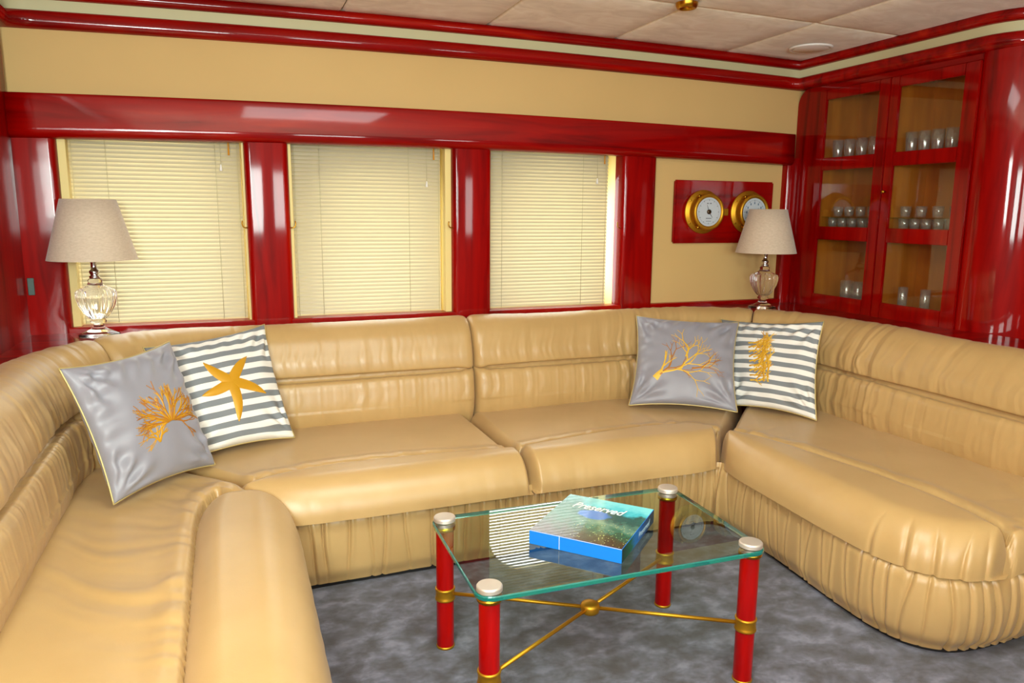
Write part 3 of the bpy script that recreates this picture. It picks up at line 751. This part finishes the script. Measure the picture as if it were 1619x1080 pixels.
ribbons('coral_embroidery', st1, pos, OCHRE, gl_, .0040); ribbons('coral_embroidery', st2, pos, GOLDTHR, gl_, .0034)

sl_, pos = pillow('throw_pillow', [(-.355, 3.56, .904), (.164, 3.84, .943), (.26, 3.506, .45), (-.22, 3.30, .45)], .085, STRIPE,
       'grey and white striped throw pillow with a large golden starfish', 8, GOLDCORD)
st = []
for a, b_ in ((.42, .42), (-.31, .46), (-.50, -.09), (-.02, -.64), (.58, -.26)):
    t = np.linspace(0, 1, 12); cx, cy = .03, .03
    bend = .05*np.sin(t*3.0)
    q = [(cx+(a-cx)*x_-(b_-cy)*bd, cy+(b_-cy)*x_+(a-cx)*bd) for x_, bd in zip(t, bend)]
    st.append((q, [.17*(1-.15*x_)*(1-x_**3.5)+.012 for x_ in t]))
ribbons('starfish_embroidery', st, pos, GOLDTHR, sl_, .006)

sr_, pos = pillow('throw_pillow', [(2.765, 3.70, .875), (3.01, 3.130, .930), (2.838, 2.949, .44), (2.60, 3.36, .44)], .066, STRIPE,
       'grey and white striped throw pillow with an upright golden coral, at the right corner', 21, GOLDCORD)
rs = np.random.RandomState(9); st1 = []; st2 = []
for i, b0 in enumerate(np.linspace(-.36, .46, 9)):
    for k in range(5):
        an = math.radians(20+rs.uniform(-12, 12)+k*17); grow(st1 if (i+k) % 2 else st2, (-.36+.10*k, b0-.10), an, .15, .036, 2, rs, .3, .75)
ribbons('coral_embroidery', st1, pos, GOLDTHR, sr_, .0034); ribbons('coral_embroidery', st2, pos, YELTHR, sr_, .0028)

gr_, pos = pillow('throw_pillow', [(2.24, 3.8, .905), (2.74, 3.5, .884), (2.524, 3.19, .45), (2.043, 3.512, .45)], .085, SATIN,
       'plain grey satin throw pillow with sparse branching yellow coral, beside the right corner', 14, GOLDCORD)
rs = np.random.RandomState(6); st1 = []; st2 = []
st1.append(([(-.56, -.50), (-.50, -.42), (-.44, -.34)], [.13, .11, .07]))
grow(st1, (-.46, -.38), 1.15, .17, .05, 3, rs, .34, .82)
grow(st2, (-.48, -.42), .70, .24, .05, 4, rs, .40, .84)
grow(st1, (-.44, -.38), .12, .30, .05, 4, rs, .42, .84)
grow(st1, (-.10, -.30), .95, .24, .042, 4, rs, .42, .84)
grow(st2, (.12, -.26), .15, .20, .04, 4, rs, .5, .82)
grow(st1, (.0, -.02), 1.45, .20, .04, 3, rs, .5, .84)
ribbons('coral_embroidery', st1, pos, YELTHR, gr_, .0032); ribbons('coral_embroidery', st2, pos, OCHRE, gr_, .0026)

# ------------------------------------------------------------------ glass coffee table
tb = empty('coffee_table', (1.077, 2.057, 0), math.radians(-1.4))
tag(tb, 'glass coffee table on four red lacquered legs with brass cross stretcher', 'table')
hx, hy, ZT = .434, .249, .448
def rr2(hx_, hy_, rr, n=8):
    p = []
    for cx, cy, a in ((hx_-rr, hy_-rr, 0), (-hx_+rr, hy_-rr, 90), (-hx_+rr, -hy_+rr, 180), (hx_-rr, -hy_+rr, 270)): p += arc(cx, cy, rr, a, a+90, n)
    return p
gx, gy, gr = hx+.042, hy+.042, .045
o1 = rr2(gx, gy, gr); o0 = rr2(gx-.003, gy-.003, gr); n = len(o1)
V = [(x, y, ZT) for x, y in o0]+[(x, y, ZT+.003) for x, y in o1]+[(x, y, ZT+.013) for x, y in o1]+[(x, y, ZT+.016) for x, y in o0]
fs = [tuple(range(n))[::-1], tuple(range(3*n, 4*n))]
for L_ in range(3):
    for i in range(n): j = (i+1) % n; fs.append((L_*n+i, L_*n+j, (L_+1)*n+j, (L_+1)*n+i))
me = mesh('glass_top', V, fs); o = link('glass_top', me, [TABLEGLASS, GEDGE], tb, smooth=False)
for p_ in me.polygons: p_.material_index = 0 if p_.index < 2 else 1
for sx in (-1, 1):
    for sy in (-1, 1):
        L_ = empty('leg', (sx*hx, sy*hy, 0)); L_.parent = tb
        lathe('leg_shaft', [(0, .006), (.029, .006), (.030, .01), (.030, .432), (.029, .436), (0, .436)], LEG, L_, 28)
        lathe('foot_ring', [(0, 0), (.031, 0), (.032, .003), (.032, .007), (.030, .009)], BRASS_D, L_, 28)
        lathe('brass_band', [(.030, .178), (.034, .179), (.035, .183), (.033, .187), (.0325, .195), (.0325, .206), (.033, .213), (.035, .217), (.034, .221), (.030, .222)], BRASS_D, L_, 28)
        lathe('lower_washer', [(.029, .434), (.036, .435), (.037, .440), (.036, ZT-.0005), (.0, ZT-.0005)], BRASS, L_, 28)
        lathe('silver_cap', [(.036, ZT+.0165), (.037, ZT+.0175), (.037, ZT+.019), (.037, ZT+.028), (.037, ZT+.0285), (.0345, ZT+.032), (.033, ZT+.0325), (.032, ZT+.0327), (0, ZT+.033)], SILVER, L_, 32)
lathe('stretcher_hub', [(0, .18), (.022, .18), (.030, .186), (.032, .194), (.032, .206), (.030, .213), (.022, .218), (.010, .221), (0, .222)], BRASS_D, tb, 28)
for sx, sy in ((-1, -1), (1, -1), (1, 1), (-1, 1)):
    d = Vector((hx*sx, hy*sy, 0)); L_ = d.length; d.normalize()
    tube('stretcher_rod', [tuple(d*.028+Vector((0, 0, .20))), tuple(d*(L_-.030)+Vector((0, 0, .20)))], .0062, BRASS_D, tb, 10)

# ------------------------------------------------------------------ book
A_, B_, C_, D_ = [np.array(p) for p in ((.841, 2.057), (1.056, 1.840), (1.317, 2.047), (1.113, 2.285))]
ctr = (A_+B_+C_+D_)/4; ex = (B_-A_+C_-D_)/2; Wb = np.linalg.norm(ex)-.004; Hb = np.linalg.norm((D_-A_+C_-B_)/2); ang = math.atan2(ex[1], ex[0])
bk = empty('coffee_table_book', (ctr[0], ctr[1], ZT+.0165), ang); tag(bk, 'thick blue boxed picture book with a lagoon photo cover on the glass table', 'book')
TH = .046
BLUEB = plain('book_blue', (20, 128, 226), .35, 0, .3)
m, nt, b = mat('landscape_print'); COVER = m
tc = nd(nt, 'ShaderNodeUVMap'); spx = nd(nt, 'ShaderNodeSeparateXYZ'); nt.links.new(tc.outputs[0], spx.inputs[0])
nz = nd(nt, 'ShaderNodeTexNoise'); nz.inputs['Scale'].default_value = 9; nz.inputs['Detail'].default_value = 6; nt.links.new(tc.outputs[0], nz.inputs['Vector'])
# v + .25*u*... + noise drives the bands from brown foreground to sky
def M2(op, x, y):
    q = nd(nt, 'ShaderNodeMath', operation=op)
    for k, v in enumerate((x, y)):
        if isinstance(v, (int, float)): q.inputs[k].default_value = v
        else: nt.links.new(v, q.inputs[k])
    return q.outputs[0]
U_, V_ = spx.outputs[0], spx.outputs[1]
bnd = M2('ADD', M2('ADD', V_, M2('MULTIPLY', U_, .10)), M2('MULTIPLY', M2('SUBTRACT', nz.outputs['Fac'], .5), .35))
col = ramp(nt, bnd, [(.06, lin((66, 44, 34))), (.22, lin((60, 66, 44))), (.36, lin((26, 96, 74))), (.50, lin((96, 140, 120))), (.62, lin((36, 92, 84))), (.78, lin((26, 96, 92))), (.86, lin((60, 190, 205))), (1.0, lin((120, 222, 228)))])
left = ramp(nt, bnd, [(.1, lin((104, 96, 96))), (.3, lin((92, 112, 100))), (.5, lin((70, 122, 104))), (.75, lin((60, 120, 104))), (.95, lin((90, 160, 160)))])
mxl = nd(nt, 'ShaderNodeMixRGB'); nt.links.new(ramp(nt, M2('ADD', U_, M2('MULTIPLY', nz.outputs['Fac'], .3)), [(.30, (1, 1, 1, 1)), (.60, (0, 0, 0, 1))]), mxl.inputs[0])
nt.links.new(col, mxl.inputs[1]); nt.links.new(left, mxl.inputs[2])
# blue lagoon ellipse
du = M2('DIVIDE', M2('SUBTRACT', U_, .46), .20); dv = M2('DIVIDE', M2('SUBTRACT', V_, .60), .11)
el = M2('ADD', M2('ADD', M2('MULTIPLY', du, du), M2('MULTIPLY', dv, dv)), M2('MULTIPLY', M2('SUBTRACT', nz.outputs['Fac'], .5), 1.2))
mxe = nd(nt, 'ShaderNodeMixRGB'); nt.links.new(ramp(nt, el, [(.7, (1, 1, 1, 1)), (1.1, (0, 0, 0, 1))]), mxe.inputs[0])
nt.links.new(mxl.outputs[0], mxe.inputs[1]); mxe.inputs[2].default_value = lin((24, 112, 196))
# speckles of flowers in the foreground
vo = nd(nt, 'ShaderNodeTexVoronoi'); vo.inputs['Scale'].default_value = 34; nt.links.new(tc.outputs[0], vo.inputs['Vector'])
spk = M2('MULTIPLY', M2('LESS_THAN', vo.outputs['Distance'], .17), M2('MULTIPLY', M2('LESS_THAN', V_, .48), M2('GREATER_THAN', U_, .35)))
mxs = nd(nt, 'ShaderNodeMixRGB'); nt.links.new(spk, mxs.inputs[0]); nt.links.new(mxe.outputs[0], mxs.inputs[1]); mxs.inputs[2].default_value = lin((190, 196, 120))
nt.links.new(mxs.outputs[0], b.inputs['Base Color']); b.inputs['Roughness'].default_value = .22; b.inputs['Coat Weight'].default_value = .5
box('slipcase', (-Wb/2, -Hb/2, 0), (Wb/2, Hb/2, TH), BLUEB, bk, .0012)
def quad(name, P4, m_, parent):
    me = mesh(name, P4, [(0, 1, 2, 3)]); uvl = me.uv_layers.new(name='UVMap')
    for i, q in enumerate(((0, 0), (1, 0), (1, 1), (0, 1))): uvl.data[i].uv = q
    return link(name, me, m_, parent, smooth=False)
quad('front_cover_print', [(-Wb/2+.001, -Hb/2+.001, TH+.0004), (Wb/2-.001, -Hb/2+.001, TH+.0004), (Wb/2-.001, Hb/2-.001, TH+.0004), (-Wb/2+.001, Hb/2-.001, TH+.0004)], COVER, bk)
m, nt, b = mat('spine_print')
tc = nd(nt, 'ShaderNodeUVMap'); nz = nd(nt, 'ShaderNodeTexNoise'); nz.inputs['Scale'].default_value = 5; nt.links.new(tc.outputs[0], nz.inputs['Vector'])
spx = nd(nt, 'ShaderNodeSeparateXYZ'); nt.links.new(tc.outputs[0], spx.inputs[0])
q = nd(nt, 'ShaderNodeMath', operation='ADD'); nt.links.new(spx.outputs[0], q.inputs[0]); q2 = nd(nt, 'ShaderNodeMath', operation='MULTIPLY_ADD'); nt.links.new(nz.outputs[0], q2.inputs[0]); q2.inputs[1].default_value = .3; q2.inputs[2].default_value = -.15; nt.links.new(q2.outputs[0], q.inputs[1])
nt.links.new(ramp(nt, q.outputs[0], [(.05, lin((20, 60, 50))), (.28, lin((16, 104, 76))), (.40, lin((20, 120, 200))), (.65, lin((14, 84, 150))), (.85, lin((24, 60, 84)))]), b.inputs['Base Color']); b.inputs['Roughness'].default_value = .3
quad('spine_print', [(Wb/2+.0005, -Hb/2+.001, .001), (Wb/2+.0005, Hb/2-.001, .001), (Wb/2+.0005, Hb/2-.001, TH-.001), (Wb/2+.0005, -Hb/2+.001, TH-.001)], m, bk)
join_boxes('foil_line', [((-Wb/2+Wb*.335, -Hb/2-.0006, .002), (-Wb/2+Wb*.335+.0015, -Hb/2, TH-.002)), ((-Wb/2, -Hb/2-.0005, TH-.0012), (Wb/2, -Hb/2, TH-.0002))], WHITE, bk)
def text(name, body, size, m_, parent, mtx, shear=0, sx=1.0, bold=0):
    cu = bpy.data.curves.new('t', 'FONT'); cu.body = body; cu.size = size; cu.shear = shear; cu.align_x = 'CENTER'; cu.extrude = .0002; cu.offset = bold; cu.resolution_u = 3
    t_ = bpy.data.objects.new('t', cu); COL.objects.link(t_)
    me = bpy.data.meshes.new_from_object(t_.evaluated_get(bpy.context.evaluated_depsgraph_get())); bpy.data.objects.remove(t_)
    o_ = link(name, me, m_, parent, smooth=False); o_.matrix_local = mtx @ Matrix.Diagonal((sx, 1, 1, 1)); return o_
text('title_lettering', 'Preserved', .066, WHITE, bk, Matrix.Translation((-.018, Hb/2-.105, TH+.0010)), .35, .66, .0006)
text('spine_lettering', 'Preserved', .030, plain('pale_foil', (170, 200, 215), .4), bk, Matrix.Translation((Wb/2+.0012, .055, .012)) @ Matrix.Rotation(math.pi/2, 4, 'Z') @ Matrix.Rotation(math.pi/2, 4, 'X'), .3, 1.0)

# ------------------------------------------------------------------ lamps
def lamp(loc, sc, label, tilt=0):
    R_ = empty('table_lamp', loc); k = sc
    prof = [(0, 0), (.088, 0), (.090, .006), (.086, .013), (.060, .022), (.036, .036), (.024, .050), (.022, .060), (.034, .066), (.036, .074), (.028, .082), (.040, .092), (.060, .118), (.076, .150), (.085, .185), (.086, .208), (.080, .220), (.060, .232), (.038, .244), (.030, .258), (.032, .268), (.026, .276), (.018, .278), (0, .278)]
    def fl(a, j): return .11*abs(math.cos(a*9))-.06 if 11 <= j <= 16 else (.02*abs(math.cos(a*8)) if j in (3, 4, 10, 17) else 0)
    lathe('crystal_base', [(r_*k, z*k) for r_, z in prof], CRYSTAL, R_, 96, fl)
    lathe('chrome_neck', [(.0, .276*k), (.022*k, .276*k), (.024*k, .286*k), (.016*k, .292*k), (.022*k, .302*k), (.022*k, .312*k), (.013*k, .320*k), (.013*k, .350*k), (.018*k, .356*k), (.018*k, .372*k), (.006*k, .376*k), (.006*k, .40*k), (0, .40*k)], CHROME, R_, 24)
    z0, z1, r0, r1 = .365, .645, .192, .117
    lathe('lamp_shade', [(r0*k, z0*k), ((r0+r1)/2*k, (z0+z1)/2*k), (r1*k, z1*k), ((r1-.003)*k, z1*k), ((r0+r1)/2*k-.003, (z0+z1)/2*k), ((r0-.003)*k, z0*k), (r0*k, z0*k)], SHADE, R_, 64)
    for a in (0, 120, 240):
        tube('shade_arm', [(.005*k, 0, .392*k)]+[(math.cos(math.radians(a))*.125*k, math.sin(math.radians(a))*.125*k, .56*k)], .0015, CHROME, R_, 5)
    tag(R_, label, 'lamp'); return R_
lamp((-.567, 3.907, .9125), .975, 'crystal table lamp with pale linen shade in front of the leftmost window')
lamp((3.158, 3.815, .9125), .955, 'crystal table lamp with beige shade in the corner below the brass gauges')

# ------------------------------------------------------------------ barometer plaque
pq = empty('instrument_plaque', (3.01, YB, 1.51)); tag(pq, 'red mahogany wall plaque with two porthole-style brass gauges', 'plaque')
pm = prism('backboard', [(-.375, -.197), (.375, -.197), (.375, .195), (-.375, .195)], 1, -.03, 0, MH_X, pq, bev=.008)
FACE = plain('dial_white', (206, 212, 222), .35); INK = plain('dial_ink', (40, 44, 70), .5); BLUEI = plain('dial_blue', (40, 90, 130), .5)
def gauge(x, kind):
    g_ = empty('gauge', (x, -.03, 0)); g_.parent = pq
    def ly(nm, prof, m_, n=48):
        o_ = lathe(nm, prof, m_, g_, n); o_.rotation_euler = (math.pi/2, 0, 0); return o_
    ly('brass_case', [(.135, 0), (.137, .004), (.134, .009), (.112, .012), (.106, .018), (.104, .050), (.112, .054), (.113, .066), (.108, .074), (.098, .076), (.092, .070), (.089, .066)], BRASS_D)
    ly('dial', [(0, .0640), (.0905, .0640)], FACE)
    V = []; fs = []
    for i in range(60):
        a = math.radians(i*6); l_ = .010 if i % 5 == 0 else .005; w_ = .0014 if i % 5 == 0 else .0007
        c_, s_ = math.sin(a), math.cos(a); k = len(V)
        for rr_, ww in ((.078, -w_), (.078, w_), (.078-l_, w_), (.078-l_, -w_)): V.append((rr_*c_+ww*s_, -.0645, rr_*s_-ww*c_))
        fs.append((k, k+1, k+2, k+3))
    link('dial_marks', mesh('dial_marks', V, fs), INK, g_, smooth=False)
    def bars(items, m_):
        V2 = []; F2 = []
        for x_, z_, w_, h_ in items:
            k = len(V2); V2 += [(x_-w_, -.0647, z_-h_), (x_+w_, -.0647, z_-h_), (x_+w_, -.0647, z_+h_), (x_-w_, -.0647, z_+h_)]; F2.append((k, k+1, k+2, k+3))
        link('dial_marks', mesh('dial_marks', V2, F2), m_, g_, smooth=False)
    if kind == 0:
        bars([(x_, .052, .0022, .0035) for x_ in (-.014, -.007, .007, .014)]+[(x_*.0046, -.040, .0015, .0026) for x_ in range(-4, 5)]+[(x_*.0042, -.058, .0012, .0018) for x_ in range(-4, 5)], INK)
        ang_ = [(-.35, .045), (2.5, .045)]
    else:
        bars([(.058*math.sin(math.radians(a)), .058*math.cos(math.radians(a)), .0032, .0065) for a in range(0, 360, 30)], BLUEI)
        ang_ = [(.9, .04), (3.6, .055)]
    for a, l_ in ang_:
        tube('hand', [(0, -.067, 0), (math.sin(a)*l_, -.067, math.cos(a)*l_)], [.0022, .0008], INK, g_, 6)
    o_ = lathe('hand_boss', [(0, .074), (.013, .073), (.015, .070), (.015, .065)], plain('dark_bronze', (84, 66, 50), .4, .8), g_, 20); o_.rotation_euler = (math.pi/2, 0, 0)
    ly('lens', [(0, .0745), (.05, .0735), (.093, .0705)], PANE)
    for a in (35, 145, 215, 325):       # flange screws
        c_, s_ = math.cos(math.radians(a)), math.sin(math.radians(a))
        o_ = lathe('screw', [(0, .012), (.005, .012), (.007, .009), (.007, .003)], BRASS, g_, 12); o_.rotation_euler = (math.pi/2, 0, 0); o_.location = (.122*c_, 0, .122*s_)
    box('hinge_lug', (.108, -.062, -.022), (.150, -.036, .022), BRASS_D, g_, .004)
    for a in (128, 232):
        c_, s_ = math.cos(math.radians(a)), math.sin(math.radians(a))
        tube('dog_bolt', [(.112*c_, -.030, .112*s_), (.124*c_, -.070, .124*s_)], [.006, .009], BRASS, g_, 10)
gauge(-.168, 0); gauge(.178, 1)

# ------------------------------------------------------------------ ceiling fittings
sp_ = empty('ceiling_speaker', (3.315, 3.725, ZC+float(sheer(3.315))-.001)); tag(sp_, 'round white ceiling speaker grille near the corner above the cabinet', 'speaker')
lathe('grille', [(0, -.012), (.10, -.011), (.104, -.009)], WHITE, sp_, 48)
lathe('bezel', [(.104, -.005), (.108, -.010), (.118, -.010), (.124, -.004), (.124, .0)], WHITE, sp_, 48)
dl_ = empty('ceiling_downlight', (2.13, 3.25, ZC+float(sheer(2.13))-.001)); tag(dl_, 'small brass ring light fitting on the suede ceiling', 'light fitting')
lathe('brass_ring', [(.028, -.004), (.030, -.022), (.036, -.026), (.046, -.024), (.052, -.012), (.054, 0)], BRASS, dl_, 32)
lathe('lens', [(0, -.010), (.02, -.009), (.029, -.006)], WHITE, dl_, 24)

# ------------------------------------------------------------------ glasses in the cabinet
def glass(nm, loc, rb, rt, h_, label, group, wall=.0022):
    prof = [(0, .001), (rb, .001), (rb+.001, .004), ((rb+rt)/2+.0005, h_*.5), (rt, h_), (rt-wall, h_), ((rb+rt)/2-wall, h_*.5), (rb-wall, .012), (0, .010)]
    n = 12; o_ = lathe(nm, prof, TUMBLER, None, n*2, lambda a, j: .03*abs(math.cos(a*6)) if 1 <= j <= 3 else 0); o_.location = loc
    return tag(o_, label, 'glass', group)
ORD = ['first', 'second', 'third', 'fourth', 'fifth', 'sixth', 'seventh']
def row(proto, nm, pts, label, group):
    base_ = label
    for i, p in enumerate(pts):
        label = base_+', '+ORD[i]+' from left'
        if i == 0: proto.location = p; proto['label'] = label
        else:
            c_ = proto.copy(); COL.objects.link(c_); c_.location = p; c_['label'] = label; c_['group'] = group
XG = XR+.11
SHT, SHM, SHB = 1.831, 1.406, .956
L_ = 'tall tumbler on top shelf, left cabinet door'
g_ = glass('tumbler', (0, 0, 0), .026, .034, .128, L_, 'tall tumblers behind the upper left pane'); row(g_, '', [(XG-.03, y, SHT) for y in (3.785, 3.69, 3.595, 3.50, 3.41)], L_, 'tall tumblers behind the upper left pane')
L_ = 'tall tumbler on top shelf, right cabinet door'
g_ = glass('tumbler', (0, 0, 0), .026, .034, .128, L_, 'tall tumblers behind the upper right pane'); row(g_, '', [(XG-.03, y, SHT) for y in (3.24, 3.155, 3.07, 2.985, 2.90, 2.82)], L_, 'tall tumblers behind the upper right pane')
L_ = 'short glass, lower tier, middle pane of left door'
G1 = 'lower tier glasses behind the middle left pane'
g_ = glass('low_glass', (0, 0, 0), .024, .031, .062, L_, G1); row(g_, '', [(XG-.03, y, SHM+.012) for y in (3.78, 3.70, 3.62, 3.54, 3.46, 3.395)], L_, G1)
L_ = 'short glass, upper tier, middle pane of left door'; G1 = 'upper tier glasses behind the middle left pane'
g_ = glass('low_glass', (0, 0, 0), .024, .031, .062, L_, G1); row(g_, '', [(XG-.03, y, SHM+.081) for y in (3.74, 3.65, 3.56, 3.47, 3.39)], L_, G1)
L_ = 'short glass, lower tier, middle pane of right door'; G1 = 'lower tier glasses behind the middle right pane'
g_ = glass('low_glass', (0, 0, 0), .024, .031, .062, L_, G1); row(g_, '', [(XG-.03, y, SHM+.012) for y in (3.24, 3.165, 3.09, 3.015, 2.94, 2.865)], L_, G1)
L_ = 'short glass, upper tier, middle pane of right door'; G1 = 'upper tier glasses behind the middle right pane'
g_ = glass('low_glass', (0, 0, 0), .024, .031, .062, L_, G1); row(g_, '', [(XG-.03, y, SHM+.081) for y in (3.235, 3.13, 3.025, 2.92, 2.84)], L_, G1)
for y0, y1, lb in ((3.34, 3.83, 'clear glass riser shelf carrying small glasses behind the left door'), (2.79, 3.30, 'clear glass riser shelf carrying small glasses behind the right door')):
    R_ = empty('riser_shelf', (XG-.03, (y0+y1)/2, SHM)); h2 = (y1-y0)/2
    box('glass_sheet', (-.045, -h2, .075), (.06, h2, .080), thin_glass('riser_glass', (.78, .9, .84, 1), 1.4), R_, 0)
    for a in (-h2+.004, h2-.010): box('riser_end', (-.045, a, .0), (.06, a+.006, .075), PANE, R_, 0)
    box('glass_foot', (-.045, -h2, .0), (.06, h2, .004), PANE, R_, 0)
    tag(R_, lb, 'shelf')
L_ = 'clear beaker on bottom shelf, left cabinet door'; G1 = 'glasses behind the lower left pane'
g_ = glass('beaker', (0, 0, 0), .036, .040, .135, L_, G1); row(g_, '', [(XG-.02, y, SHB) for y in (3.63, 3.54, 3.44)], L_, G1)
L_ = 'narrow glass on bottom tray, right cabinet door'; G1 = 'glasses behind the lower right pane'
g_ = glass('beaker', (0, 0, 0), .024, .027, .115, L_, G1); row(g_, '', [(XG-.03, y, SHB+.02) for y in (3.20, 3.05, 2.91)], L_, G1)
tr = empty('serving_tray', (XG-.03, 3.04, SHB)); tag(tr, 'thin clear glass tray under narrow glasses on the lowest cabinet shelf', 'tray')
box('tray_base', (-.05, -.20, .010), (.07, .22, .015), thin_glass('tray_glass', (.85, .9, .86, 1), 1.5), tr, .002)
for a in (-.15, .15): box('tray_foot', (-.04, a, 0), (.05, a+.01, .010), PANE, tr, 0)
